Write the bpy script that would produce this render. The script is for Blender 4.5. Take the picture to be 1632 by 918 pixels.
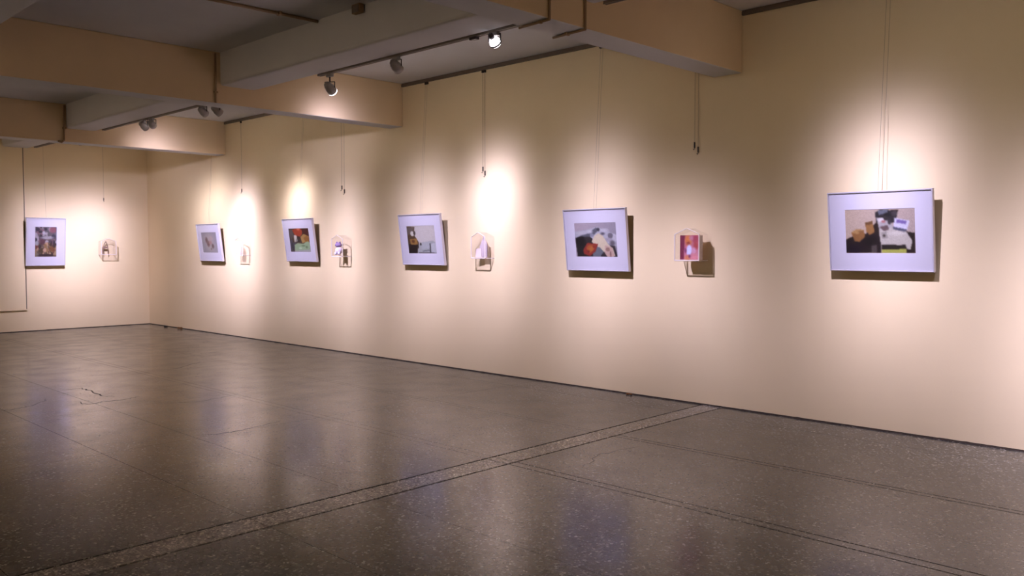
import bpy, bmesh, math, random
from mathutils import Vector, Matrix

for o in list(bpy.data.objects):
    bpy.data.objects.remove(o, do_unlink=True)
scene = bpy.context.scene
COL = scene.collection
rnd = random.Random(7)
PI = math.pi

# ------------------------------------------------------------------ camera, world, exposure
F_PX = 1373.0
cam_data = bpy.data.cameras.new('camera')
cam_data.sensor_fit = 'HORIZONTAL'
cam_data.sensor_width = 36.0
cam_data.lens = F_PX / 1632.0 * 36.0
cam_data.clip_start = 0.05
cam = bpy.data.objects.new('camera', cam_data)
COL.objects.link(cam)
cam.location = (0, 0, 1.5)
cam.rotation_euler = (PI / 2 - math.atan(63 / 1373.0), 0, -math.radians(45.49))
scene.camera = cam

world = bpy.data.worlds.new('world')
scene.world = world
world.use_nodes = True
world.node_tree.nodes['Background'].inputs[0].default_value = (0, 0, 0, 1)
world.node_tree.nodes['Background'].inputs[1].default_value = 0.0

scene.view_settings.view_transform = 'Standard'
scene.view_settings.look = 'None'
scene.view_settings.gamma = 1.0
scene.view_settings.exposure = 0.0
scene.view_settings.use_curve_mapping = False
scene.cycles.use_denoising = True
scene.cycles.max_bounces = 9
scene.cycles.diffuse_bounces = 7
scene.cycles.transparent_max_bounces = 24
scene.cycles.sample_clamp_indirect = 6.0
scene.cycles.caustics_reflective = False
scene.cycles.caustics_refractive = False

# light levels of the lamps, gathered here for tuning
LAMP_GAIN = 1.03
COOL = (1.0, 0.94, 1.40)
WARM = (1.0, 0.93, 1.12)
OFF_WARM = (1.0, 0.96, 1.0)
FILL_GAIN = 2.3
SPILL = (1.0, 0.92, 1.32)
SPILL_WATTS, SPILL_SIGMA, SPILL_DROP = 500, 13.5, 1.05
WIDE = (1.0, 0.92, 0.86)
WIDE_WATTS, WIDE_SIGMA = 13, 60
# added fill spots without fixtures, out of frame, raising the ambient bounce: (position, target, watts)
FILL_SPOTS = [((-2.6, 2.0, 3.25), (-4.7, 2.2, 1.5), 260), ((-2.6, 6.0, 3.25), (-4.7, 6.0, 1.5), 260),
               ((-2.6, 10.8, 3.25), (-4.7, 10.6, 1.5), 260), ((-2.6, 14.9, 3.25), (-4.7, 14.8, 1.5), 200),
               ((0.5, -2.6, 3.25), (0.5, -4.6, 1.5), 240), ((4.5, -2.6, 3.25), (4.5, -4.6, 1.5), 240),
               ((1.2, 15.2, 3.25), (1.2, 17.1, 1.5), 160)]

# ------------------------------------------------------------------ dimensions
D = 7.147        # plane of the right hand wall (x)
FW = 17.147      # plane of the far wall (y)
LW, BW = -4.8, -4.8
H = 3.66         # ceiling
BEAM_Z = 3.10
L_Z = 3.30

# ------------------------------------------------------------------ helpers
def lin(r, g, b):
    f = lambda c: (c / 255) / 12.92 if c / 255 <= 0.04045 else ((c / 255 + 0.055) / 1.055) ** 2.4
    return (f(r), f(g), f(b), 1)

def mat(name, color, rough=0.6, metallic=0.0, spec=0.5, noise=None, bump=None):
    m = bpy.data.materials.new(name)
    m.use_nodes = True
    nt = m.node_tree
    p = nt.nodes['Principled BSDF']
    p.inputs['Base Color'].default_value = color
    p.inputs['Roughness'].default_value = rough
    p.inputs['Metallic'].default_value = metallic
    p.inputs['Specular IOR Level'].default_value = spec
    if noise or bump:
        tc = nt.nodes.new('ShaderNodeTexCoord')
    if noise:
        scale, amount = noise
        n = nt.nodes.new('ShaderNodeTexNoise')
        n.inputs['Scale'].default_value = scale
        n.inputs['Detail'].default_value = 5
        nt.links.new(tc.outputs['Object'], n.inputs['Vector'])
        mr = nt.nodes.new('ShaderNodeMapRange')
        mr.inputs['From Min'].default_value = 0.3
        mr.inputs['From Max'].default_value = 0.7
        mr.inputs['To Min'].default_value = 1 - amount
        mr.inputs['To Max'].default_value = 1 + amount
        nt.links.new(n.outputs['Fac'], mr.inputs['Value'])
        vm = nt.nodes.new('ShaderNodeVectorMath')
        vm.operation = 'SCALE'
        vm.inputs[0].default_value = color[:3]
        nt.links.new(mr.outputs[0], vm.inputs['Scale'])
        nt.links.new(vm.outputs[0], p.inputs['Base Color'])
    if bump:
        scale, strength, dist = bump
        n = nt.nodes.new('ShaderNodeTexNoise')
        n.inputs['Scale'].default_value = scale
        n.inputs['Detail'].default_value = 4
        nt.links.new(tc.outputs['Object'], n.inputs['Vector'])
        b = nt.nodes.new('ShaderNodeBump')
        b.inputs['Strength'].default_value = strength
        b.inputs['Distance'].default_value = dist
        nt.links.new(n.outputs['Fac'], b.inputs['Height'])
        nt.links.new(b.outputs[0], p.inputs['Normal'])
    return m

def emit(name, color, strength):
    m = bpy.data.materials.new(name)
    m.use_nodes = True
    nt = m.node_tree
    nt.nodes.clear()
    e = nt.nodes.new('ShaderNodeEmission')
    e.inputs[0].default_value = (*color, 1)
    e.inputs[1].default_value = strength
    o = nt.nodes.new('ShaderNodeOutputMaterial')
    nt.links.new(e.outputs[0], o.inputs[0])
    return m

def clear_mat(name, tint, gloss_rough, extra=0.0, diffuse=None):
    m = bpy.data.materials.new(name)
    m.use_nodes = True
    nt = m.node_tree
    nt.nodes.clear()
    t = nt.nodes.new('ShaderNodeBsdfTransparent')
    t.inputs[0].default_value = tint
    if diffuse:
        g = nt.nodes.new('ShaderNodeBsdfDiffuse')
        g.inputs[0].default_value = diffuse
    else:
        g = nt.nodes.new('ShaderNodeBsdfGlossy')
        g.inputs['Roughness'].default_value = gloss_rough
    mix = nt.nodes.new('ShaderNodeMixShader')
    if diffuse:
        mix.inputs[0].default_value = extra
    else:
        fr = nt.nodes.new('ShaderNodeLayerWeight')
        fr.inputs[0].default_value = 0.5
        pw = nt.nodes.new('ShaderNodeMath'); pw.operation = 'POWER'
        nt.links.new(fr.outputs['Facing'], pw.inputs[0]); pw.inputs[1].default_value = 4.0
        mr = nt.nodes.new('ShaderNodeMapRange')
        mr.inputs['To Min'].default_value = 0.035
        mr.inputs['To Max'].default_value = 0.3
        nt.links.new(pw.outputs[0], mr.inputs['Value'])
        nt.links.new(mr.outputs[0], mix.inputs[0])
    o = nt.nodes.new('ShaderNodeOutputMaterial')
    nt.links.new(t.outputs[0], mix.inputs[1])
    nt.links.new(g.outputs[0], mix.inputs[2])
    nt.links.new(mix.outputs[0], o.inputs[0])
    return m

def obj(name, bm, m, parent=None, smooth=False):
    me = bpy.data.meshes.new(name)
    bmesh.ops.recalc_face_normals(bm, faces=bm.faces)
    bm.to_mesh(me)
    bm.free()
    if smooth:
        for f in me.polygons:
            f.use_smooth = True
    for x in (m if isinstance(m, (list, tuple)) else [m]):
        me.materials.append(x)
    o = bpy.data.objects.new(name, me)
    COL.objects.link(o)
    if parent:
        o.parent = parent
    return o

def add_box(bm, x0, x1, y0, y1, z0, z1, bevel=0.0, seg=2):
    r = bmesh.ops.create_cube(bm, size=1)
    vs = r['verts']
    for v in vs:
        v.co = Vector((x0 + (v.co.x + .5) * (x1 - x0), y0 + (v.co.y + .5) * (y1 - y0), z0 + (v.co.z + .5) * (z1 - z0)))
    if bevel:
        es = list({e for v in vs for e in v.link_edges})
        bmesh.ops.bevel(bm, geom=es, offset=bevel, segments=seg, profile=0.5, affect='EDGES')
    return bm

def box(*a, **k):
    return add_box(bmesh.new(), *a, **k)

def add_tube(bm, p0, p1, r, seg=10, r1=None):
    p0, p1 = Vector(p0), Vector(p1)
    d = p1 - p0
    q = d.to_track_quat('Z', 'Y').to_matrix().to_4x4()
    bmesh.ops.create_cone(bm, cap_ends=True, segments=seg, radius1=r, radius2=r if r1 is None else r1, depth=d.length,
                          matrix=Matrix.Translation((p0 + p1) / 2) @ q)
    return bm

def path_tube(pts, r, seg=8):
    bm = bmesh.new()
    for a, b in zip(pts[:-1], pts[1:]):
        add_tube(bm, a, b, r, seg)
    for p in pts[1:-1]:
        bmesh.ops.create_uvsphere(bm, u_segments=seg, v_segments=6, radius=r * 1.02, matrix=Matrix.Translation(p))
    return bm

def lathe(profile, seg=20, axis_mat=None):
    bm = bmesh.new()
    rings = []
    for r, z in profile:
        if r < 1e-6:
            rings.append([bm.verts.new((0, 0, z))])
        else:
            rings.append([bm.verts.new((r * math.cos(2 * PI * i / seg), r * math.sin(2 * PI * i / seg), z)) for i in range(seg)])
    for a, b in zip(rings[:-1], rings[1:]):
        if len(a) == 1 and len(b) == 1:
            continue
        for i in range(seg):
            j = (i + 1) % seg
            if len(a) == 1:
                bm.faces.new((a[0], b[i], b[j]))
            elif len(b) == 1:
                bm.faces.new((a[i], a[j], b[0]))
            else:
                bm.faces.new((a[i], a[j], b[j], b[i]))
    if axis_mat is not None:
        bm.transform(axis_mat)
    return bm

def tag(o, label, cat, group=None):
    o['label'] = label
    o['category'] = cat
    if group:
        o['group'] = group
    return o

def thing(name, label, cat, loc=(0, 0, 0), rot=(0, 0, 0), group=None):
    o = bpy.data.objects.new(name, None)
    o.empty_display_size = 0.1
    COL.objects.link(o)
    o.location = loc
    o.rotation_euler = rot
    return tag(o, label, cat, group)

def struct(o):
    o['kind'] = 'structure'
    return o

# ------------------------------------------------------------------ materials
M = {}
M['wall'] = mat('cream_wall_paint', lin(226, 205, 168), 0.75, spec=0.25, noise=(1.3, 0.02), bump=(60, 0.12, 0.003))
M['beam'] = mat('cream_beam_paint', lin(216, 191, 157), 0.8, spec=0.2, noise=(2.0, 0.03), bump=(40, 0.15, 0.004))
M['ceiling'] = mat('white_ceiling_paint', lin(218, 218, 222), 0.85, spec=0.2, noise=(1.6, 0.03), bump=(40, 0.12, 0.004))
M['rail'] = mat('dark_rail_metal', lin(110, 96, 84), 0.5, 0.3)
M['grime'] = mat('floor_edge_grime', lin(58, 44, 34), 0.9, noise=(30, 0.3))
M['track'] = mat('grey_track_enamel', lin(128, 118, 110), 0.45, 0.2)
M['lamp'] = mat('grey_lamp_enamel', lin(150, 145, 145), 0.4, 0.2)
M['lamp_dark'] = mat('dark_lamp_metal', lin(70, 62, 66), 0.4, 0.5)
M['conduit'] = mat('beige_conduit', lin(152, 124, 94), 0.55)
M['wire'] = mat('hanging_wire_steel', lin(140, 122, 106), 0.5, 0.1)
M['hook'] = mat('dark_hook_metal', lin(60, 50, 46), 0.45, 0.6)
M['alu'] = mat('brushed_aluminium', lin(196, 190, 200), 0.42, 0.35)
M['mat'] = mat('white_mat_board', lin(192, 187, 199), 0.85, spec=0.1, noise=(160, 0.015))
M['back'] = mat('backing_board', lin(110, 92, 74), 0.85)
M['glazing'] = clear_mat('clear_glazing', (0.985, 0.985, 0.985, 1), 0.12)
M['acrylic'] = clear_mat('clear_acrylic', (0.988, 0.984, 0.988, 1), 0.06)
M['acrylic_edge'] = clear_mat('acrylic_edge', (0.92, 0.90, 0.91, 1), 0.1, extra=0.7, diffuse=lin(236, 222, 216))
M['paper'] = mat('pale_pink_paper', lin(226, 206, 204), 0.8)
M['plush'] = mat('lavender_plush', lin(224, 208, 240), 0.9, noise=(40, 0.06))
M['plush_dark'] = mat('violet_plush', lin(142, 116, 160), 0.9)
M['clay'] = mat('brown_clay', lin(132, 104, 92), 0.8)
M['rust'] = mat('rusty_brown', lin(120, 78, 40), 0.9, noise=(50, 0.3))
M['lint'] = mat('dark_lint', lin(40, 32, 28), 0.95)
M['crack'] = mat('dark_crack_filler', lin(44, 38, 34), 0.8)
M['groove'] = mat('dark_joint_grout', lin(40, 34, 30), 0.8)

def print_mat():
    m = bpy.data.materials.new('photo_print')
    m.use_nodes = True
    nt = m.node_tree
    p = nt.nodes['Principled BSDF']
    a = nt.nodes.new('ShaderNodeVertexColor')
    a.layer_name = 'ink'
    nt.links.new(a.outputs[0], p.inputs['Base Color'])
    p.inputs['Roughness'].default_value = 0.5
    p.inputs['Specular IOR Level'].default_value = 0.3
    return m
M['print'] = print_mat()

def terrazzo(name, dark, mid, light, rough=0.18):
    m = bpy.data.materials.new(name)
    m.use_nodes = True
    nt = m.node_tree
    N = nt.nodes.new
    L = nt.links.new
    p = nt.nodes['Principled BSDF']
    tc = N('ShaderNodeTexCoord')
    geo = N('ShaderNodeNewGeometry')
    v = N('ShaderNodeTexVoronoi')
    v.inputs['Scale'].default_value = 64
    L(geo.outputs['Position'], v.inputs['Vector'])
    sep = N('ShaderNodeSeparateColor')
    L(v.outputs['Color'], sep.inputs[0])
    ramp = N('ShaderNodeValToRGB')
    ramp.color_ramp.interpolation = 'LINEAR'
    e = ramp.color_ramp.elements
    e[0].position = 0.0; e[0].color = dark
    e[1].position = 1.0; e[1].color = light
    x = e.new(0.45); x.color = mid
    x = e.new(0.82); x.color = tuple(0.55 * a + 0.45 * b for a, b in zip(mid, light))
    L(sep.outputs[0], ramp.inputs[0])
    # cement between the chips
    v2 = N('ShaderNodeTexVoronoi')
    v2.feature = 'DISTANCE_TO_EDGE'
    v2.inputs['Scale'].default_value = 64
    L(geo.outputs['Position'], v2.inputs['Vector'])
    mr = N('ShaderNodeMapRange')
    mr.inputs['From Min'].default_value = 0.04
    mr.inputs['From Max'].default_value = 0.16
    L(v2.outputs['Distance'], mr.inputs['Value'])
    mix = N('ShaderNodeMix')
    mix.data_type = 'RGBA'
    L(mr.outputs[0], mix.inputs['Factor'])
    mix.inputs[6].default_value = tuple(0.5 * a + 0.5 * b for a, b in zip(dark, mid))
    L(ramp.outputs[0], mix.inputs[7])
    # wear and dirt in large soft patches
    n = N('ShaderNodeTexNoise')
    n.inputs['Scale'].default_value = 1.1
    n.inputs['Detail'].default_value = 6
    L(geo.outputs['Position'], n.inputs['Vector'])
    mr2 = N('ShaderNodeMapRange')
    mr2.inputs['From Min'].default_value = 0.3
    mr2.inputs['From Max'].default_value = 0.7
    mr2.inputs['To Min'].default_value = 0.78
    mr2.inputs['To Max'].default_value = 1.18
    L(n.outputs['Fac'], mr2.inputs['Value'])
    sc = N('ShaderNodeVectorMath')
    sc.operation = 'SCALE'
    L(mix.outputs[2], sc.inputs[0])
    L(mr2.outputs[0], sc.inputs['Scale'])
    L(sc.outputs[0], p.inputs['Base Color'])
    mr3 = N('ShaderNodeMapRange')
    mr3.inputs['From Min'].default_value = 0.3
    mr3.inputs['From Max'].default_value = 0.75
    mr3.inputs['To Min'].default_value = rough - 0.03
    mr3.inputs['To Max'].default_value = rough + 0.07
    n2 = N('ShaderNodeTexNoise')
    n2.inputs['Scale'].default_value = 3.0
    n2.inputs['Detail'].default_value = 5
    L(geo.outputs['Position'], n2.inputs['Vector'])
    L(n2.outputs['Fac'], mr3.inputs['Value'])
    L(mr3.outputs[0], p.inputs['Roughness'])
    b = N('ShaderNodeBump')
    b.inputs['Strength'].default_value = 0.06
    b.inputs['Distance'].default_value = 0.002
    n3 = N('ShaderNodeTexNoise')
    n3.inputs['Scale'].default_value = 26
    n3.inputs['Detail'].default_value = 3
    L(geo.outputs['Position'], n3.inputs['Vector'])
    L(n3.outputs['Fac'], b.inputs['Height'])
    L(b.outputs[0], p.inputs['Normal'])
    p.inputs['Specular IOR Level'].default_value = 0.5
    return m
M['terrazzo'] = terrazzo('dark_terrazzo', lin(32, 32, 30), lin(69, 69, 65), lin(164, 158, 146))
M['terrazzo_strip'] = terrazzo('lighter_terrazzo', lin(70, 67, 63), lin(128, 122, 115), lin(200, 190, 176), 0.2)

# ------------------------------------------------------------------ room shell
T = 0.2
struct(obj('wall_right', box(D, D + T, BW - T, FW + T, 0.012, H + T), M['wall']))
struct(obj('wall_far', box(LW - T, D, FW, FW + T, 0.012, H + T), M['wall']))
struct(obj('wall_left', box(LW - T, LW, BW - T, FW, 0.0, H + T), M['wall']))
struct(obj('wall_back', box(LW, D, BW - T, BW, 0.0, H + T), M['wall']))
ceiling = struct(obj('ceiling', box(LW, D, BW, FW, H, H + T), M['ceiling']))
for i, (y0, y1) in enumerate(((-0.9, -0.6), (4.075, 4.375), (9.04, 9.32), (13.9, 14.2))):
    bm = box(LW, D, y0, y1, BEAM_Z, H, bevel=0.012)
    bmesh.ops.recalc_face_normals(bm, faces=bm.faces)
    for f in bm.faces:
        f.material_index = 1 if f.normal.z < -.9 else 0        # undersides get the ceiling material
    obj('transverse_beam', bm, [M['beam'], M['ceiling']], ceiling)
YB = [(BW, -0.9), (-0.6, 4.075), (4.375, 9.04), (9.32, 13.9), (14.2, FW)]
for x0, x1 in ((4.60, 5.03), (1.70, 2.135), (-1.2, -0.77)):
    for y0, y1 in YB:
        bm = bmesh.new()
        add_box(bm, x0, x1, y0, y1, L_Z, H)
        es = [e for e in bm.edges if all(v.co.z < L_Z + 0.01 for v in e.verts) and abs(e.verts[0].co.x - e.verts[1].co.x) < 0.01]
        bmesh.ops.bevel(bm, geom=es, offset=0.03, segments=3, profile=0.5, affect='EDGES')
        obj('longitudinal_beam', bm, M['ceiling'], ceiling)

# floor: grout bed with the poured terrazzo panels let into it as separate pieces
floor = struct(obj('floor', box(LW - T, D + T, BW - T, FW + T, -0.12, -0.006), M['groove']))
G = 0.004
xs = [LW, -3.0, -1.75, -0.55, 0.65, 1.15, 2.35, 3.07, 4.215, 4.295, 5.44, 5.50, 6.69, D]
ys = [BW, -3.3, -0.95, 0.60, 4.185, 4.405, 6.55, 8.30, 10.4, 12.6, 14.9, FW]
SLOPE = 0.020
def sh(x, y):
    k = SLOPE if 1.6 < y < 9 else 0.0
    return y + k * (x - 4.3)
for i in range(len(xs) - 1):
    for j in range(len(ys) - 1):
        strip_y = (j == 4)
        strip_x = (i in (8, 10))
        near = .005 if j <= 4 else .0022
        gx0, gx1 = (near if 8 <= i <= 11 else .002), (near if 7 <= i <= 10 else .002)
        gy0, gy1 = (.008 if j in (4, 5) else .002), (.008 if j in (3, 4) else .002)
        x0, x1, y0, y1 = xs[i] + gx0, xs[i + 1] - gx1, ys[j] + gy0, ys[j + 1] - gy1
        bm = box(0, 1, 0, 1, -0.006, 0.0)
        for v in bm.verts:
            ex = x0 if v.co.x < .5 else x1
            ey = y0 if v.co.y < .5 else y1
            dz = rnd.uniform(-0.0003, 0.0003) if v.co.z > -0.003 else 0
            v.co = Vector((ex, sh(ex, ey), v.co.z))
        name = 'border_strip' if (strip_y or strip_x) else 'terrazzo_panel'
        obj(name, bm, M['terrazzo_strip'] if strip_y else M['terrazzo'], floor)

# cracks in the terrazzo: thin filled ribbons
def ribbon(pts, w):
    bm = bmesh.new()
    P = []
    for a, b in zip(pts[:-1], pts[1:]):
        for k in range(6):
            t = k / 6
            P.append(Vector((a[0] + (b[0] - a[0]) * t + rnd.uniform(-.02, .02), a[1] + (b[1] - a[1]) * t + rnd.uniform(-.02, .02), 0)))
    P.append(Vector((*pts[-1], 0)))
    L_, R_ = [], []
    for k, p in enumerate(P):
        d = (P[min(k + 1, len(P) - 1)] - P[max(k - 1, 0)]).normalized()
        n = Vector((-d.y, d.x, 0))
        ww = .6 * w * (0.25 + 0.75 * math.sin(PI * (k + .3) / (len(P) - .4))) * rnd.uniform(.5, 1.2)
        L_.append(bm.verts.new(p + n * ww + Vector((0, 0, .0007))))
        R_.append(bm.verts.new(p - n * ww + Vector((0, 0, .0007))))
    for k in range(len(P) - 1):
        bm.faces.new((L_[k], L_[k + 1], R_[k + 1], R_[k]))
    return bm
for pts, w in [([(3.19, 9.74), (3.31, 9.74), (3.32, 9.49), (3.29, 9.14), (3.36, 8.95)], .014),
               ([(2.99, 8.93), (3.0, 8.68), (3.17, 8.74), (3.37, 8.70), (3.55, 8.8)], .012),
               ([(2.3, 8.9), (2.48, 8.93), (2.65, 9.04), (2.85, 9.33)], .008),
               ([(3.1, 6.62), (3.34, 6.52), (3.55, 6.55), (3.9, 6.66)], .008),
               ([(3.6, 8.2), (3.84, 8.06), (4.3, 8.2)], .006),
               ([(4.3, 10.6), (4.7, 10.5), (5.2, 10.9)], .008),
               ([(4.5, 3.75), (4.9, 3.9), (5.3, 3.85)], .004)]:
    obj('floor_crack', ribbon(pts, w), M['crack'], floor)

# grimy joint along the foot of the walls
def grime(p0, p1, n, nrm, name):
    bm = bmesh.new()
    p0, p1, nrm = Vector(p0), Vector(p1), Vector(nrm)
    prev = None
    for k in range(n + 1):
        p = p0.lerp(p1, k / n)
        hgt = 0.007 + 0.008 * rnd.random() ** 4
        dep = 0.002 + 0.006 * rnd.random() ** 2
        row = [bm.verts.new(p + Vector((0, 0, hgt)) + nrm * 0.0006), bm.verts.new(p + Vector((0, 0, .004)) + nrm * dep * .7),
               bm.verts.new(p + nrm * dep + Vector((0, 0, .0006))), bm.verts.new(p + Vector((0, 0, .0006)) - nrm * .004)]
        if prev:
            for a in range(3):
                bm.faces.new((prev[a], prev[a + 1], row[a + 1], row[a]))
        prev = row
    return struct(obj(name, bm, M['grime']))
grime((D, 0, 0), (D, FW - .002, 0), 260, (-1, 0, 0), 'baseboard_right')
grime((0, FW, 0), (D - .014, FW, 0), 110, (0, -1, 0), 'baseboard_far')

# hanging rail under the ceiling, one length for each bay
n = 1
for y0, y1 in YB[1:]:
    bm = box(D - 0.028, D, y0, y1, H - 0.045, H - 0.012, bevel=0.004)
    add_box(bm, D - 0.018, D, y0, y1, H - 0.012, H)
    struct(obj('trim_%d' % n, bm, M['rail']))
    n += 1
struct(obj('trim_%d' % n, box(1.0, D - .03, FW - 0.028, FW, H - 0.045, H - 0.012, bevel=0.004), M['rail']))

# flat board covering part of the far wall
pn = thing('wall_board', 'plain cream board covering the far wall at the left end, dark strip for the shadow gap down its edge', 'panel', (3.2, FW, 0))
obj('board_sheet', box(-1.72, 1.72, -0.022, 0, 0.405, 3.37, bevel=0.002), M['wall'], pn)
obj('shadow_gap_strip', box(1.72, 1.735, -0.012, 0, 0.405, 3.37), M['hook'], pn)  # dark strip standing in for the shadow gap beside the board
obj('bottom_lip', box(-1.72, 1.735, -0.03, 0, 0.385, 0.405, bevel=0.003), M['wall'], pn)

# ------------------------------------------------------------------ conduits and junction boxes overhead
def conduit(label, pts, r, clips, boxes=()):
    base = Vector(pts[0])
    t = thing('conduit', label, 'conduit', base)
    obj('pipe', path_tube([Vector(p) - base for p in pts], r), M['conduit'], t, smooth=True)
    for c, s in clips:
        c = Vector(c) - base
        obj('clip', box(c.x - s[0], c.x + s[0], c.y - s[1], c.y + s[1], c.z - s[2], c.z + s[2], bevel=.003), M['conduit'], t)
    return t
zb = BEAM_Z - 0.0095
conduit('thin dark conduit from the track end, under the near beam and up its front face',
        [(4.53, 4.38, zb), (4.508, 4.065, zb), (4.508, 4.065, 3.60)], .009,
        [((4.515, 4.16, BEAM_Z - .011), (.014, .010, .010))])
conduit('second dark conduit crossing under the near beam, rightmost of the pair',
        [(4.92, 4.40, zb), (4.895, 4.065, zb), (4.895, 4.065, 3.62)], .009,
        [((4.906, 4.25, BEAM_Z - .010), (.022, .010, .010))])
conduit('thin vertical conduit on the middle beam beside the lengthwise beam',
        [(4.537, 9.028, 3.64), (4.537, 9.028, 3.10)], .011, [((4.537, 9.03, 3.22), (.024, .010, .010))])
conduit('dark vertical conduit with a hooked foot on the farthest beam',
        [(4.575, 13.885, 3.64), (4.56, 13.885, 3.12), (4.52, 13.87, 3.085), (4.47, 13.87, 3.10)], .014, [((4.57, 13.89, 3.3), (.028, .010, .012))])
conduit('brown conduit running across the left ceiling bay to the lengthwise beam',
        [(2.135, 7.17, H - .015), (4.60, 7.10, H - .015)], .015, [((3.2, 7.14, H - .015), (.012, .03, .015)), ((4.2, 7.11, H - .015), (.012, .03, .015))])
jb = thing('junction_box', 'small dark junction box where the left bay ceiling meets the lengthwise beam', 'box', (4.56, 6.40, 3.60))
obj('box_body', box(-.025, .025, -.06, .06, -.02, .06, bevel=.006), M['conduit'], jb)
obj('box_lid', box(-.03, -.025, -.05, .05, -.015, .05, bevel=.002), M['track'], jb)

# ------------------------------------------------------------------ lighting tracks and lamps
TX, TZ = 5.062, 3.318
tracks = []
def track(y0, y1, label, feed=None):
    t = thing('lighting_track', label, 'track', (TX, y0, TZ))
    ln = y1 - y0
    bm = box(-.020, .020, 0, ln, -.017, .017, bevel=.003)
    add_box(bm, -.020, -.007, 0, ln, -.026, -.017)
    add_box(bm, .007, .020, 0, ln, -.026, -.017)
    obj('rail', bm, M['track'], t)
    obj('end_cap', box(-.022, .022, -.02, 0, -.028, .02, bevel=.003), M['lamp_dark'], t)
    k = 0.3
    while k < ln - .1:
        obj('bracket', box(-.034, .0, k - .02, k + .02, .017, .05, bevel=.003), M['track'], t)
        k += 1.1
    if feed:
        obj('spare_adapter', box(-.03, .016, feed - y0 - .04, feed - y0 + .04, -.05, -.0262, bevel=.004), M['lamp_dark'], t)
track(0.2, 4.02, 'grey lighting track on the lengthwise beam nearest the camera before the near beam')
track(4.42, 7.80, 'grey lighting track along the lengthwise beam between the near and middle beams', feed=5.42)
track(9.60, 13.70, 'grey lighting track in the bay beyond the middle beam')
track(14.40, 16.9, 'grey lighting track in the last bay behind the farthest beam')

def spot_data(name, color, watts, sigma):
    """Reflector lamp: strength falls off as a bell with the angle from the beam axis."""
    ld = bpy.data.lights.new(name, 'SPOT')
    ld.energy = watts
    ld.color = color
    ld.spot_size = math.radians(150)
    ld.spot_blend = 0.6
    ld.shadow_soft_size = 0.03
    ld.use_nodes = True
    nt = ld.node_tree
    em = nt.nodes['Emission']
    tc = nt.nodes.new('ShaderNodeTexCoord')
    sep = nt.nodes.new('ShaderNodeSeparateXYZ')
    nt.links.new(tc.outputs['Normal'], sep.inputs[0])
    ab = nt.nodes.new('ShaderNodeMath'); ab.operation = 'ABSOLUTE'
    nt.links.new(sep.outputs['Z'], ab.inputs[0])
    ac = nt.nodes.new('ShaderNodeMath'); ac.operation = 'ARCCOSINE'
    nt.links.new(ab.outputs[0], ac.inputs[0])
    d = nt.nodes.new('ShaderNodeMath'); d.operation = 'DIVIDE'
    nt.links.new(ac.outputs[0], d.inputs[0]); d.inputs[1].default_value = math.radians(sigma)
    q = nt.nodes.new('ShaderNodeMath'); q.operation = 'POWER'
    nt.links.new(d.outputs[0], q.inputs[0]); q.inputs[1].default_value = 2
    ng = nt.nodes.new('ShaderNodeMath'); ng.operation = 'MULTIPLY'
    nt.links.new(q.outputs[0], ng.inputs[0]); ng.inputs[1].default_value = -1
    ex = nt.nodes.new('ShaderNodeMath'); ex.operation = 'EXPONENT'
    nt.links.new(ng.outputs[0], ex.inputs[0])
    nt.links.new(ex.outputs[0], em.inputs['Strength'])
    return ld

M['bulb'] = emit('lit_bulb', (1.0, 0.93, 0.97), 7.0)
M['bulb_side'] = emit('lit_bulb_side', (1.0, 0.93, 0.98), 3.0)

def aim_matrix(direction):
    return Vector(direction).to_track_quat('-Z', 'Y').to_matrix().to_4x4()

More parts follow.
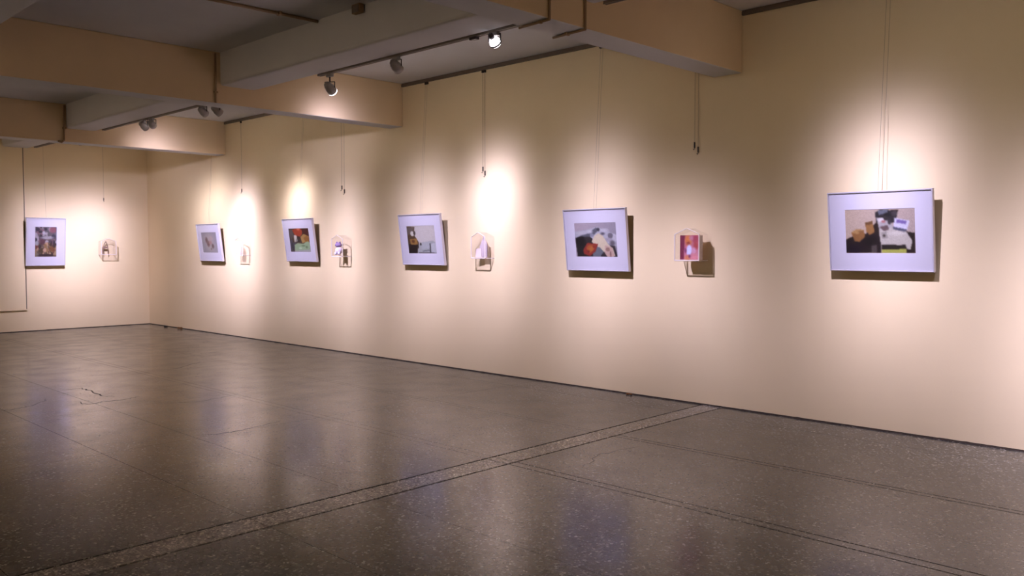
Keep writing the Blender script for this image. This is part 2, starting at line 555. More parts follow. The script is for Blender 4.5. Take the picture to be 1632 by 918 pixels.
def track_lamp(label, y, aim, color, watts, core=12, spill=1.0, drop=0.12, style='can', x=TX, stray=None):
    """Lamp hanging from the track: adapter, stem, yoke, housing and bulb."""
    t = thing('track_lamp', label, 'spotlight', (x, y, TZ), group='spotlights on the tracks')
    c = Vector((0, 0, -drop))
    d = (Vector(aim) - (Vector((x, y, TZ)) + c)).normalized()
    R = Matrix.Translation(c) @ aim_matrix(d)
    obj('adapter', box(-.019, .019, -.045, .045, -.058, -.0262, bevel=.004), M['lamp'], t)
    obj('stem', add_tube(bmesh.new(), (0, 0, -.058), (0, 0, -drop + .058), .008, 10), M['lamp_dark'], t, smooth=False)
    bm = bmesh.new()
    # yoke: a U around the head
    side = Vector((-d.y, d.x, 0)).normalized()
    top = c + Vector((0, 0, .06))
    for a, b in ((top - side * .056, top + side * .056), (top - side * .056, c - side * .056), (top + side * .056, c + side * .056)):
        add_tube(bm, a, b, .005, 8)
    obj('yoke', bm, M['lamp_dark'], t)
    if style != 'open':
        obj('housing', lathe([(0, .075), (.026, .074), (.036, .062), (.042, .03), (.050, .0), (.051, -.056), (.047, -.056), (.044, .0), (.0, .004)], 24, R), M['lamp'], t, smooth=True)
        if style == 'rim':     # glass disc proud of the rim
            prof = [(.0, -.071), (.030, -.070), (.049, -.067), (.051, -.058), (.0, -.057)]
        else:                  # bulb sunk into the can
            prof = [(.0, -.028), (.025, -.026), (.040, -.020), (.041, -.006), (.0, -.006)]
        obj('bulb', lathe(prof, 20, R), M['bulb'], t)
    else:
        obj('housing', lathe([(.051, -.008), (.054, -.008), (.054, -.022), (.051, -.022), (.051, -.008)], 24, R), M['lamp_dark'], t)
        obj('socket', lathe([(0, .085), (.020, .085), (.022, .045), (.0, .045)], 16, R), M['lamp_dark'], t, smooth=True)
        obj('bulb', lathe([(.02, .046), (.034, .028), (.045, .005), (.049, -.010), (.0, -.010)], 20, R), M['bulb_side'], t, smooth=True)
        obj('lens', lathe([(.050, -.021), (.044, -.034), (.026, -.042), (.0, -.045), (.0, -.021), (.050, -.021)], 20, R), M['bulb'], t, smooth=True)
    eye = R @ Vector((0, 0, -.112))
    low = (Vector(aim) + Vector((0, 0, -SPILL_DROP)) - (Vector((x, y, TZ)) + eye)).normalized()
    beams = [('spot_beam', watts, core, d, color), ('spot_spill', SPILL_WATTS * spill, SPILL_SIGMA, low, SPILL)]
    beams.append(('spot_wide', WIDE_WATTS, WIDE_SIGMA, (Vector(aim) + Vector((0, 0, .3)) - (Vector((x, y, TZ)) + eye)).normalized(), WIDE))
    if stray:     # light leaving the side of the reflector
        beams.append(('spot_stray', stray[1], stray[2], (Vector(stray[0]) - (Vector((x, y, TZ)) + eye)).normalized(), SPILL))
    for nm, w_, sg, dirn, cl in beams:
        ld = spot_data(nm, cl, w_ * LAMP_GAIN, sg)
        lo = bpy.data.objects.new(nm, ld)
        COL.objects.link(lo)
        lo.parent = t
        lo.matrix_local = Matrix.Translation(eye) @ aim_matrix(dirn)
    return t

# bay nearest the camera (its lamps hang outside the frame, their pools show)
track_lamp('grey can spotlight aimed at the picture of the desk and laptop', 2.60, (D, 2.74, 2.05), COOL, 330)
track_lamp('grey can spotlight at the near end of the track, aimed right of the desk picture', 1.45, (D, 1.25, 1.4), COOL, 260, core=15, spill=1.6)
# bay between near and middle beams
track_lamp('open ring spotlight with a glowing bulb near the track end by the near beam', 5.18, (D, 5.80, 1.95), COOL, 200, core=13, style='open', drop=.10,
           stray=((D, 4.50, .95), 420, 14))
track_lamp('grey can spotlight seen from behind as a round disc midway on the track', 6.50, (D, 7.36, 2.1), COOL, 520, core=10.5, drop=.11)
track_lamp('grey can spotlight with a bright rim at the far end of the track', 7.60, (D, 8.66, 2.0), COOL, 220, core=12, drop=.17, style='rim', stray=((6.02, 9.04, 3.0), 190, 10))
# bay beyond the middle beam
track_lamp('grey spotlight under the far ceiling, nearest the middle beam', 10.05, (D, 10.36, 1.85), COOL, 190, core=12, drop=.13)
track_lamp('grey spotlight under the far ceiling, second from the middle beam', 10.42, (D, 11.62, 2.2), WARM, 700, core=7.5, drop=.10)
track_lamp('grey spotlight before the farthest beam, aimed at the acrylic house by the white picture', 12.22, (D, 13.34, 2.0), COOL, 640, core=9.5, drop=.10, spill=1.5, stray=((5.95, 13.9, 3.0), 190, 11))
track_lamp('grey spotlight before the farthest beam, aimed at the pale grey picture', 11.95, (D, 14.5, 2.25), WARM, 900, core=8, drop=.10, spill=1.5)
# last bay
track_lamp('grey spotlight in the last bay aimed at the crowded picture on the far wall', 14.47, (5.35, FW, 1.85), COOL, 330, core=12, drop=.095, spill=.9)
track_lamp('grey spotlight in the last bay aimed at the small acrylic house on the far wall', 14.70, (6.25, FW, 1.95), COOL, 430, core=11, drop=.095, spill=.9)

for (p, a, w) in FILL_SPOTS:  # unseen spots, added only to fill the room with bounce
    ld = spot_data('fill_spot', OFF_WARM, w * LAMP_GAIN * FILL_GAIN, 30)
    lo = bpy.data.objects.new('fill_spot', ld)
    COL.objects.link(lo)
    lo.matrix_world = Matrix.Translation(p) @ aim_matrix(Vector(a) - Vector(p))

# ------------------------------------------------------------------ painted prints
def inside(poly, x, y):
    c = False
    j = len(poly) - 1
    for i in range(len(poly)):
        xi, yi = poly[i]; xj, yj = poly[j]
        if (yi > y) != (yj > y) and x < (xj - xi) * (y - yi) / (yj - yi + 1e-12) + xi:
            c = not c
        j = i
    return c

def paint(layers, u, v):
    col = (0, 0, 0)
    for l in layers:
        k = l[0]
        if k == 'grad':      # vertical / horizontal blend over the whole sheet
            t = u * l[3] + v * (1 - l[3])
            col = tuple(a + (b - a) * t for a, b in zip(l[1], l[2]))
        elif k == 'poly':
            if inside(l[1], u, v):
                col = l[2]
        elif k == 'ell':     # cx, cy, rx, ry, colour, softness
            d = ((u - l[1]) / l[3]) ** 2 + ((v - l[2]) / l[4]) ** 2
            s = l[6] if len(l) > 6 else .15
            t = max(0.0, min(1.0, (1 + s - d) / (2 * s)))
            col = tuple(a + (b - a) * t for a, b in zip(col, l[5]))
    return col

INK_SAT, INK_GAIN = .88, .80
def print_mesh(w, h, layers, nx, ny, y, grain=.05, seed=1, gain=1.0, sat=1.0):
    r = random.Random(seed)
    bm = bmesh.new()
    lay = bm.verts.layers.float_color.new('ink')
    rows = []
    raw = [[paint(layers, i / nx, j / ny) for i in range(nx + 1)] for j in range(ny + 1)]
    def soft(i, j):
        acc = [0, 0, 0]; wt = 0
        for dj in (-1, 0, 1):
            for di in (-1, 0, 1):
                a, b = i + di, j + dj
                if 0 <= a <= nx and 0 <= b <= ny:
                    k = (2 - abs(di)) * (2 - abs(dj))
                    wt += k
                    for q in range(3):
                        acc[q] += raw[b][a][q] * k
        c = [q / wt for q in acc]
        g = sum(c) / 3
        return [(g + (q - g) * INK_SAT * sat) * INK_GAIN * gain for q in c]
    for j in range(ny + 1):
        row = []
        for i in range(nx + 1):
            u, v = i / nx, j / ny
            vt = bm.verts.new(((u - .5) * w, y, (.5 - v) * h))
            c = soft(i, j)
            g = 1 + r.uniform(-grain, grain)
            cl = lin(*[max(0, min(255, q * g)) for q in c])
            vt[lay] = cl
            row.append(vt)
        rows.append(row)
    for j in range(ny):
        for i in range(nx):
            bm.faces.new((rows[j][i], rows[j + 1][i], rows[j + 1][i + 1], rows[j][i + 1]))
    return bm

def blobs(seed, n, palette, rmin, rmax, area=(0, 0, 1, 1)):
    r = random.Random(seed)
    return [('ell', r.uniform(area[0], area[2]), r.uniform(area[1], area[3]), r.uniform(rmin, rmax), r.uniform(rmin, rmax), r.choice(palette), .5) for _ in range(n)]

P_DESK = [('grad', (214, 186, 160), (190, 168, 160), .8),
          ('poly', [(0, .68), (.12, .60), (.3, .55), (.45, .3), (.48, .05), (.78, .02), (.72, .2), (.55, .35), (.5, 1), (0, 1)], (44, 28, 22)),
          ('poly', [(0, .70), (.3, .64), (.5, .5), (.52, 1), (0, 1)], (38, 24, 26)),
          ('poly', [(.85, .5), (1, .55), (1, 1), (.8, 1)], (40, 26, 24)),
          ('poly', [(.08, .52), (.16, .44), (.27, .46), (.29, .62), (.20, .74), (.13, .72)], (158, 104, 52)),
          ('poly', [(.08, .52), (.16, .44), (.27, .46), (.18, .56)], (196, 146, 84)),
          ('poly', [(.29, .30), (.40, .26), (.43, .52), (.35, .58), (.31, .5)], (168, 114, 58)),
          ('poly', [(.29, .30), (.40, .26), (.41, .33), (.31, .36)], (120, 78, 40)),
          ('poly', [(.44, .08), (.52, .0), (.68, .04), (.76, .14), (.72, .3), (.6, .34), (.46, .28)], (44, 38, 42)),
          ('poly', [(.48, .03), (.63, .0), (.62, .09), (.50, .13)], (104, 108, 122)),
          ('poly', [(.46, .18), (.66, .26), (.70, .42), (.5, .5)], (186, 178, 176)),
          ('ell', .53, .24, .05, .05, (230, 220, 220)), ('ell', .60, .20, .04, .06, (52, 44, 46)), ('ell', .645, .28, .025, .07, (60, 52, 56)),
          ('ell', .56, .28, .03, .03, (190, 110, 110)),
          ('poly', [(.5, .46), (.68, .42), (.88, .52), (.96, .72), (.93, .92), (.88, .9), (.86, .8), (.52, .86), (.5, .62)], (204, 194, 180)),
          ('poly', [(.5, .40), (.62, .36), (.64, .46), (.56, .5)], (110, 84, 84)),
          ('poly', [(.52, .53), (.60, .51), (.62, .66), (.54, .67)], (168, 160, 150)), ('ell', .565, .60, .018, .03, (70, 60, 56)),
          ('poly', [(.72, .20), (.93, .27), (.89, .47), (.70, .40)], (222, 216, 240)),
          ('poly', [(.745, .235), (.89, .28), (.875, .35), (.74, .31)], (128, 104, 176)),
          ('poly', [(.70, .40), (.89, .47), (.86, .53), (.69, .45)], (84, 84, 106)),
          ('poly', [(.52, .80), (.87, .82), (.86, .95), (.53, .93)], (38, 28, 24)),
          ('poly', [(.53, .92), (.88, .90), (.88, 1), (.53, 1)], (186, 188, 78)),
          ('poly', [(.38, .82), (.46, .80), (.46, 1), (.38, 1)], (82, 70, 66)),
          ('ell', .12, .9, .12, .1, (30, 16, 30), .8), ('ell', .36, .72, .1, .1, (28, 18, 18), .8), ('ell', .22, .5, .04, .02, (150, 104, 60), .6),
          ('ell', .62, .12, .05, .04, (30, 26, 30), .6), ('ell', .72, .10, .04, .06, (70, 62, 66), .6), ('ell', .75, .55, .12, .05, (222, 212, 200), .8)]
P_HAND = [('grad', (196, 176, 184), (150, 146, 160), .7),
          ('poly', [(0, .25), (.3, .2), (.55, .12), (1, .35), (1, .7), (.6, .5), (0, .45)], (190, 188, 198)),
          ('poly', [(.0, .44), (.28, .32), (.42, .45), (.46, 1), (.04, 1)], (40, 34, 36)),
          ('poly', [(.12, .36), (.34, .30), (.52, .14), (.62, .18), (.48, .34), (.30, .44)], (96, 96, 108)),
          ('ell', .58, .2, .04, .05, (60, 58, 68)), ('ell', .42, .36, .05, .05, (150, 150, 166)), ('ell', .3, .5, .1, .1, (52, 44, 46)),
          ('ell', .86, .38, .06, .08, (120, 112, 124)), ('ell', .96, .45, .05, .12, (206, 200, 210)), ('ell', .8, .5, .1, .06, (176, 168, 180)),
          ('poly', [(.62, .62), (.95, .68), (1, 1), (.6, 1)], (48, 38, 44)),
          ('poly', [(.40, .56), (.48, .38), (.58, .30), (.68, .38), (.80, .64), (.90, .74), (.95, .98), (.78, 1), (.70, .86), (.60, .80), (.52, .66)], (226, 206, 172)),
          ('poly', [(.72, .66), (.88, .72), (.93, .98), (.76, 1), (.70, .88)], (214, 174, 158)),
          ('ell', .78, .78, .05, .06, (164, 122, 106)), ('ell', .84, .92, .02, .09, (150, 104, 98)),
          ('poly', [(.42, .66), (.60, .72), (.68, .86), (.58, 1), (.42, 1)], (108, 114, 124)),
          ('poly', [(.18, .80), (.30, .58), (.56, .62), (.48, .84), (.34, .98), (.20, .92)], (158, 48, 40)),
          ('poly', [(.26, .74), (.34, .64), (.50, .66), (.44, .80), (.34, .90)], (190, 92, 40)),
          ('ell', .16, .30, .12, .05, (206, 200, 206), .8), ('ell', .36, .26, .08, .05, (210, 206, 214), .8), ('ell', .72, .22, .1, .05, (206, 200, 210), .8), ('ell', .68, .32, .05, .04, (96, 88, 100), .8), ('ell', .9, .6, .06, .08, (110, 100, 110), .8), ('ell', .14, .55, .1, .12, (28, 22, 26), .8), ('ell', .38, .76, .04, .05, (196, 120, 56), .6), ('ell', .31, .84, .03, .03, (120, 30, 30), .6), ('ell', .45, .70, .03, .04, (150, 40, 34), .6)]
P_ROOM = [('grad', (188, 176, 166), (206, 200, 198), .6),
          ('ell', .62, .3, .5, .42, (216, 206, 198), .5),
          ('poly', [(0, .02), (.30, .04), (.24, .30), (.40, .60), (.36, 1), (0, 1)], (92, 66, 44)),
          ('poly', [(0, .05), (.28, .05), (.18, .24), (0, .36)], (110, 94, 84)),
          ('ell', .19, .28, .07, .09, (238, 230, 214)), ('ell', .27, .26, .04, .08, (70, 56, 48)),
          ('poly', [(.08, .48), (.34, .46), (.36, .66), (.10, .70)], (170, 122, 56)), ('ell', .2, .56, .06, .06, (120, 72, 36)),
          ('poly', [(.02, .66), (.34, .70), (.30, 1), (.02, 1)], (36, 24, 24)),
          ('poly', [(.36, .7), (.50, .60), (.88, .54), (1, .60), (1, 1), (.32, 1)], (176, 178, 176)),
          ('poly', [(.46, .62), (.78, .56), (.80, .80), (.50, .86)], (186, 188, 190)),
          ('ell', .46, .66, .03, .05, (44, 36, 36)), ('ell', .36, .74, .025, .08, (54, 42, 38)),
          ('poly', [(.78, .64), (.82, .64), (.80, .98), (.76, .98)], (70, 66, 72)),
          ('poly', [(.83, .66), (1, .60), (1, .96), (.83, .98)], (200, 200, 204)),
          ('poly', [(.50, .90), (.78, .86), (.78, .89), (.52, .93)], (110, 112, 116)),
          ('poly', [(.36, .96), (1, .97), (1, 1), (.36, 1)], (90, 76, 80))]
P_FIGURE = [('grad', (70, 50, 44), (96, 74, 50), .4),
            ('poly', [(.0, .05), (.2, .04), (.22, .34), (.06, .5)], (92, 82, 78)),
            ('poly', [(.18, .06), (.4, .0), (.7, .02), (.66, .25), (.5, .38), (.3, .3)], (184, 62, 34)), ('ell', .5, .03, .08, .06, (240, 128, 92)),
            ('poly', [(.62, .02), (1, .0), (1, .36), (.74, .22)], (78, 26, 24)),
            ('poly', [(.56, .36), (.74, .24), (.98, .34), (.96, .58), (.62, .62)], (186, 142, 74)),
            ('poly', [(.70, .42), (.9, .3), (1, .5), (.8, .58)], (164, 106, 44)),
            ('poly', [(.24, .28), (.38, .3), (.4, .55), (.24, .58)], (206, 190, 172)), ('ell', .3, .40, .06, .12, (230, 220, 200)),
            ('ell', .45, .42, .07, .1, (64, 44, 40)), ('ell', .47, .55, .07, .04, (40, 28, 30)), ('ell', .36, .5, .05, .06, (150, 148, 140)),
            ('poly', [(.0, .5), (.14, .5), (.16, .6), (.36, .58), (.24, .7), (.16, .98), (.04, 1)], (84, 80, 92)),
            ('poly', [(.22, .70), (.4, .62), (.66, .66), (.86, .56), (1, .6), (1, 1), (.2, 1)], (160, 190, 140)),
            ('ell', .66, .74, .1, .03, (110, 140, 96), .6), ('ell', .5, .84, .08, .04, (194, 214, 176), .6), ('ell', .82, .8, .06, .05, (120, 146, 100), .6),
            ('poly', [(.2, .95), (1, .9), (1, 1), (.2, 1)], (176, 176, 172)),
            ('ell', .12, .78, .03, .2, (50, 44, 50), .4)]
P_PALE = [('grad', (150, 144, 152), (168, 162, 170), .4),
          ('ell', .5, .35, .3, .3, (186, 172, 170), .9), ('ell', .55, .7, .3, .2, (178, 170, 166), .8),
          ('ell', .32, .38, .08, .14, (112, 78, 78), .7), ('ell', .42, .56, .1, .14, (124, 84, 80), .7), ('ell', .56, .5, .1, .1, (186, 140, 136), .7),
          ('ell', .70, .68, .08, .11, (108, 82, 80), .7), ('ell', .58, .82, .05, .05, (140, 112, 108), .7), ('ell', .6, .3, .12, .1, (198, 172, 166), .9)]
r6 = [(46, 38, 52), (120, 110, 118), (176, 164, 172), (70, 60, 74), (140, 96, 104), (96, 90, 92)]
r6b = [(150, 110, 66), (120, 60, 50), (176, 150, 110), (84, 62, 40), (60, 40, 42), (146, 140, 118), (196, 150, 116)]
P_CROWD = [('grad', (104, 96, 108), (110, 86, 66), 0)] + blobs(3, 60, r6, .03, .10, (0, 0, 1, .6)) + blobs(9, 60, r6b, .03, .09, (0, .55, 1, .97)) + \
    [('ell', .4, .2, .07, .06, (190, 182, 190), .4), ('ell', .82, .1, .16, .1, (150, 84, 98), .6), ('ell', .86, .32, .1, .08, (62, 56, 76), .5),
     ('ell', .12, .08, .1, .06, (52, 42, 60), .5), ('ell', .34, .5, .12, .1, (96, 54, 66), .6), ('ell', .45, .78, .08, .07, (204, 156, 128), .5),
     ('ell', .78, .74, .15, .08, (128, 76, 40), .6), ('ell', .5, .95, .4, .04, (58, 38, 44), .5), ('ell', .55, .36, .3, .05, (168, 160, 166), .7),
     ('ell', .08, .55, .09, .08, (170, 168, 172), .5)]
P_MAGENTA = [('grad', (168, 92, 108), (196, 130, 150), .3),
             ('poly', [(0, 0), (.26, 0), (.2, 1), (0, 1)], (108, 28, 62)),
             ('ell', .45, .2, .18, .22, (194, 116, 62), .8), ('ell', .85, .15, .2, .15, (150, 52, 78), .8), ('ell', .6, .12, .12, .1, (180, 120, 140), .8),
             ('ell', .86, .42, .14, .16, (160, 62, 70), .8), ('ell', .45, .32, .1, .06, (140, 60, 50), .7),
             ('poly', [(.40, .50), (.50, .38), (.58, .46), (.64, .66), (.56, .80), (.36, .78)], (192, 190, 226)),
             ('ell', .5, .58, .14, .18, (206, 206, 240), .5), ('ell', .74, .62, .12, .12, (196, 150, 176), .7), ('ell', .3, .62, .06, .1, (120, 60, 100), .6),
             ('ell', .4, .92, .16, .1, (196, 122, 90), .7), ('ell', .8, .9, .18, .14, (206, 132, 142), .8), ('ell', .52, .86, .06, .06, (120, 50, 92), .7)]

# ------------------------------------------------------------------ framed pictures
def framed_picture(label, loc, rotz, w, h, pw, ph, layers, tilt, seed):
    t = thing('framed_picture', label, 'picture', loc, (math.radians(tilt), 0, rotz), 'framed pictures on the walls')
    fw, dep = .010, .036
    # aluminium profile, mitred, hollow behind
    bm = bmesh.new()
    prof = [(0, 0), (0, -dep + .002), (.002, -dep), (fw - .002, -dep), (fw, -dep + .002), (fw, -dep + .010), (fw - .006, 0)]
    corners = [(-w / 2, 0, 1, 1), (w / 2, 0, -1, 1), (w / 2, h, -1, -1), (-w / 2, h, 1, -1)]
    rings = [[bm.verts.new((cx + sx * a, b, cz + sz * a)) for a, b in prof] for cx, cz, sx, sz in corners]
    for k in range(4):
        A, B = rings[k], rings[(k + 1) % 4]
        for q in range(len(prof)):
            q2 = (q + 1) % len(prof)
            bm.faces.new((A[q], A[q2], B[q2], B[q]))
    fr = obj('frame', bm, M['alu'], t)
    # mat board with a bevelled opening
    bm = bmesh.new()
    o_ = [(-w / 2 + fw, fw), (w / 2 - fw, fw), (w / 2 - fw, h - fw), (-w / 2 + fw, h - fw)]
    i_ = [(-pw / 2, h / 2 - ph / 2), (pw / 2, h / 2 - ph / 2), (pw / 2, h / 2 + ph / 2), (-pw / 2, h / 2 + ph / 2)]
    yo, yi = -dep + .012, -dep + .0145
    vo = [bm.verts.new((x, yo, z)) for x, z in o_]
    vm_ = [bm.verts.new((x + (-.002 if x < 0 else .002), yo, z + (-.002 if z < h / 2 else .002))) for x, z in i_]
    vi = [bm.verts.new((x, yi, z)) for x, z in i_]
    for k in range(4):
        j = (k + 1) % 4
        bm.faces.new((vo[k], vo[j], vm_[j], vm_[k]))
        bm.faces.new((vm_[k], vm_[j], vi[j], vi[k]))
    obj('mat_board', bm, M['mat'], t)
    nx = 100 if w > h else 72
    ny = int(nx * ph / pw)
    pr = obj('print', print_mesh(pw, ph, layers, nx, ny, 0, seed=seed), M['print'], t)
    pr.location = (0, yi, h / 2)
    obj('backing', box(-w / 2 + fw, w / 2 - fw, -.016, -.010, fw, h - fw), M['back'], t)
    # felt spacers holding the lower edge off the wall
    for sx in (-1, 1):
        obj('spacer', box(sx * (w / 2 - .06) - .012, sx * (w / 2 - .06) + .012, -.002, .040, .02, .044, bevel=.003), M['back'], t)
    gl = bmesh.new()
    gv = [gl.verts.new((x, -dep + .007, z)) for x, z in o_]
    gl.faces.new(gv)
    obj('glazing', gl, M['glazing'], t)
    return t

RZ = -PI / 2
X0 = D - .002
XF = D - .045
FRAMES = [('silver framed photograph of a cluttered desk with a laptop, largest at right', 2.765, 1.318, P_DESK, 7.6),
          ('silver framed photograph of a hand beside an orange red package', 5.700, 1.268, P_HAND, 6.6),
          ('silver framed photograph of a bright pale room with dark brown left side', 8.540, 1.292, P_ROOM, 7.6),
          ('silver framed photograph with red and green patches', 11.415, 1.305, P_FIGURE, 7.6),
          ('silver framed pale grey photograph with a faint brownish smudge', 14.33, 1.282, P_PALE, 7.0)]
for i, (lab, y, z, lay, tl) in enumerate(FRAMES):
    framed_picture(lab, (XF, y, z), RZ, .833, .652, .552, .356, lay, tl, 20 + i)
framed_picture('upright silver framed photograph of crowded small shapes on the far wall', (5.242, FW - .045, 1.190), 0, .664, .870, .358, .542, P_CROWD, 6.6, 31)

# ------------------------------------------------------------------ hanging wires
def wire(label, x, y, top, bottom, hook=True, far=False, off=0.012):
    """Steel wire from the wall rail; free ones end in a sliding hook."""
    t = thing('hanging_wire', label, 'wire', (x, y, top), (0, 0, 0), 'wires hanging from the rail')
    n = Vector((0, -1, 0)) if far else Vector((-1, 0, 0))
    s = Vector((1, 0, 0)) if far else Vector((0, -1, 0))
    ln = top - bottom
    p0 = n * .012
    obj('cable', add_tube(bmesh.new(), p0, n * off + Vector((0, 0, -ln)), .0017 if hook else .0011, 6), M['wire'], t)
    obj('rail_slider', box(-.012, .012, -.012, .012, -.03, .012, bevel=.003), M['hook'], t).location = p0
    if hook:
        e = n * off + Vector((0, 0, -ln))
        bm = bmesh.new()
        add_box(bm, e.x - .006, e.x + .006, e.y - .006, e.y + .006, e.z, e.z + .055, bevel=.002)
        add_tube(bm, e, e + n * .012 - Vector((0, 0, .02)), .0028, 8)
        add_tube(bm, e + n * .012 - Vector((0, 0, .02)), e + n * .022 - Vector((0, 0, .012)), .0028, 8)
        obj('hook', bm, M['hook'], t)
    return t
RT = H - .045
wire('bare wire with a hook above the acrylic house holding the red picture, left of two', D, 4.567, RT, 2.46)
wire('bare wire with a hook above the acrylic house holding the red picture, right of two', D, 4.527, RT, 2.415)
wire('longer dark wire with a hook above the brightly lit acrylic house, left of two', D, 7.502, RT, 2.42)
wire('second wire with a lower hook above the brightly lit acrylic house', D, 7.466, RT, 2.37)
wire('bare wire with a hook above the acrylic house with the lavender figure, left of two', D, 10.435, RT, 2.345)
wire('bare wire with a lower hook above the acrylic house with the lavender figure', D, 10.372, RT, 2.29)
wire('bare wire with a hook above the palest acrylic house near the grey picture', D, 13.34, RT, 2.44)
wire('bare wire with a hook on the far wall above the small acrylic house', 6.309, FW, RT, 2.41, far=True)
for lab, (_, y, z, _, tl) in zip(['desk and laptop', 'hand and red package', 'bright pale room', 'red and green', 'pale grey smudge'], FRAMES):
    for k, dy in (('left', .016), ('right', -.016)):
        wire('thin wire holding the %s picture, %s of the pair' % (lab, k), D, y + dy, RT, z + .60, hook=False, off=.12)
wire('thin wire holding the crowded upright picture on the far wall', 5.253, FW, RT, 1.98, hook=False, far=True, off=.13)

# ------------------------------------------------------------------ acrylic house boxes
def plate(pts, thick, nrm):
    """Closed thin plate from a planar outline."""
    bm = bmesh.new()
    n = Vector(nrm) * thick
    a = [bm.verts.new(Vector(p)) for p in pts]
    b = [bm.verts.new(Vector(p) + n) for p in pts]
    bm.faces.new(a)
    bm.faces.new(list(reversed(b)))
    for k in range(len(a)):
        j = (k + 1) % len(a)
        bm.faces.new((a[k], b[k], b[j], a[j]))
    return bm

def house(label, loc, rotz, w=.27, d=.155, eave=.25, apex=.305):
    t = thing('acrylic_house', label, 'display box', loc, (0, 0, rotz), 'small acrylic houses on the walls')
    hw, th = w / 2, .003
    out = [(-hw, -d, 0), (hw, -d, 0), (hw, -d, eave), (0, -d, apex), (-hw, -d, eave)]
    obj('front_panel', plate(out, th, (0, 1, 0)), M['acrylic'], t)
    for s in (-1, 1):
        obj('side_panel', plate([(s * hw, -d, 0), (s * hw, 0, 0), (s * hw, 0, eave), (s * hw, -d, eave)], th, (-s, 0, 0)), M['acrylic'], t)
        obj('roof_panel', plate([(s * hw, -d, eave), (s * hw, 0, eave), (0, 0, apex), (0, -d, apex)], th, (0, 0, -1)), M['acrylic'], t)
    obj('base_panel', plate([(-hw, -d, 0), (hw, -d, 0), (hw, 0, 0), (-hw, 0, 0)], th, (0, 0, 1)), M['acrylic'], t)
    bm = bmesh.new()
    f = [Vector(p) for p in out]
    b = [Vector((p[0], -.002, p[2])) for p in out]
    for k in range(5):
        add_tube(bm, f[k], f[(k + 1) % 5], .0065 if k in (0, 1, 4) else .004, 6)
    for k in (0, 1):
        add_tube(bm, f[k], b[k], .004, 6)
    obj('edges', bm, M['acrylic_edge'], t)
    return t, d

def block_print(t, d, x, z, w, h, layers, y=None, thick=.014, seed=4, side=None):
    y = -d + .006 if y is None else y
    o = obj('picture_block', box(x - w / 2, x + w / 2, y, y + thick, z, z + h, bevel=.001), side or M['paper'], t)
    p = obj('print', print_mesh(w, h, layers, 40, 40, 0, seed=seed, gain=1.25, sat=1.25), M['print'], o)
    p.location = (x, y - .0008, z + h / 2)

Z0 = 1.385
t, d = house('clear acrylic house box holding a magenta red picture, between two frames at right', (X0, 4.55, Z0), RZ)
block_print(t, d, .025, .008, .205, .232, P_MAGENTA, thick=.07)
# pale paper house in the second
t, d = house('clear acrylic house box with a pale grey paper figure in the brightest pool of light', (X0, 7.435, Z0), RZ, w=.235)
obj('paper_house', plate([(-.05, -.09, .01), (.09, -.09, .01), (.10, -.09, .14), (.03, -.09, .27), (-.04, -.09, .14)], .004, (0, 1, 0)), clear_mat('pale_lilac_film', (.97, .95, .97, 1), .1, extra=.55, diffuse=lin(214, 200, 212)), t)
obj('paper_fold', plate([(-.085, -.12, .01), (.0, -.10, .01), (-.01, -.10, .12), (-.07, -.12, .11)], .004, (0, 1, 0)), M['paper'], t)
# lavender figure in the third
t, d = house('clear acrylic house box with a small white and lavender figure inside', (X0, 10.355, Z0), RZ)
bm = bmesh.new()
bmesh.ops.create_uvsphere(bm, u_segments=16, v_segments=10, radius=.042, matrix=Matrix.Translation((.0, -.11, .060)) @ Matrix.Diagonal((1.05, .9, .95, 1)))
bmesh.ops.create_uvsphere(bm, u_segments=14, v_segments=8, radius=.018, matrix=Matrix.Translation((-.03, -.13, .03)))
bmesh.ops.create_uvsphere(bm, u_segments=14, v_segments=8, radius=.018, matrix=Matrix.Translation((.03, -.13, .03)))
bm.transform(Matrix.Translation((0, .02, .006)) @ Matrix.Scale(1.3, 4))
obj('figure_body', bm, M['plush'], t, smooth=True)
bm = bmesh.new()
bmesh.ops.create_uvsphere(bm, u_segments=16, v_segments=10, radius=.036, matrix=Matrix.Translation((-.01, -.11, .122)) @ Matrix.Diagonal((1.3, .9, .72, 1)))
bmesh.ops.create_uvsphere(bm, u_segments=10, v_segments=6, radius=.012, matrix=Matrix.Translation((-.035, -.11, .148)))
bmesh.ops.create_uvsphere(bm, u_segments=10, v_segments=6, radius=.012, matrix=Matrix.Translation((.018, -.11, .148)))
bm.transform(Matrix.Translation((0, .02, .006)) @ Matrix.Scale(1.3, 4))
obj('figure_head', bm, M['plush_dark'], t, smooth=True)
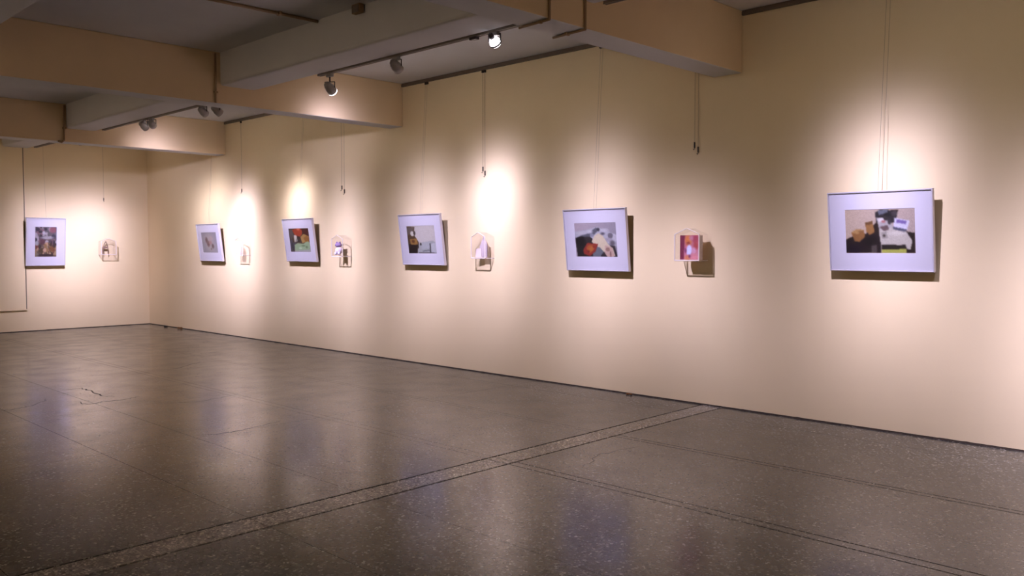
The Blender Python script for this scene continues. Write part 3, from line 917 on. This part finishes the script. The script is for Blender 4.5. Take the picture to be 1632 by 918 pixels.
# pale one
t, d = house('palest clear acrylic house box, beside the pale grey framed picture', (X0, 13.20, Z0), RZ)
obj('paper_sheet', plate([(-.10, -.12, .006), (.02, -.12, .006), (.02, -.12, .17), (-.04, -.12, .23), (-.10, -.12, .17)], .003, (0, 1, 0)), clear_mat('near_white_film', (.98, .97, .98, 1), .1, extra=.35, diffuse=lin(236, 226, 232)), t)
# far wall
t, d = house('small clear acrylic house box with a brown arch shape, alone on the far wall', (6.33, FW - .002, Z0), 0)
bm = bmesh.new()
pts = [(.02, .0), (.02, .13), (.045, .20), (.07, .24), (.09, .19), (.105, .13), (.105, .0)]
for a, b in zip(pts[:-1], pts[1:]):
    add_tube(bm, (a[0] - .09, -.07, a[1] + .01), (b[0] - .09, -.07, b[1] + .01), .007, 8)
add_box(bm, -.07, .005, -.076, -.06, .115, .15, bevel=.004)
obj('arch_shape', bm, M['clay'], t)

# ------------------------------------------------------------------ crumbs at the foot of the wall
def crumb(label, x, y, r, m, cat, name, seed):
    q = random.Random(seed)
    bm = bmesh.new()
    for k in range(5):
        bmesh.ops.create_icosphere(bm, subdivisions=2, radius=r * q.uniform(.35, .7),
                                   matrix=Matrix.Translation((q.uniform(-.6, .0) * r, q.uniform(-1.6, 1.6) * r, r * .3)) @ Matrix.Diagonal((1, 1.4, .7, 1)))
    zmin = min(v.co.z for v in bm.verts)
    for v in bm.verts:
        v.co += Vector((q.uniform(-.1, .1), q.uniform(-.1, .1), q.uniform(-.05, .05))) * r
    zmin = min(v.co.z for v in bm.verts)
    for v in bm.verts:
        v.co.z -= zmin - .0004
    o = obj(name, bm, m, smooth=True)
    o.location = (x, y, 0)
    tag(o, label, cat)
crumb('dark scrap of lint against the wall foot near the far corner', 7.08, 16.25, .035, M['lint'], 'debris', 'lint_scrap', 1)
crumb('brown scrap at the wall foot just right of the dark lint', 7.08, 15.65, .04, M['rust'], 'debris', 'plaster_scrap', 2)
crumb('small rust brown crumb at the wall foot below the hand picture', 7.10, 5.30, .022, M['rust'], 'debris', 'rust_crumb', 3)
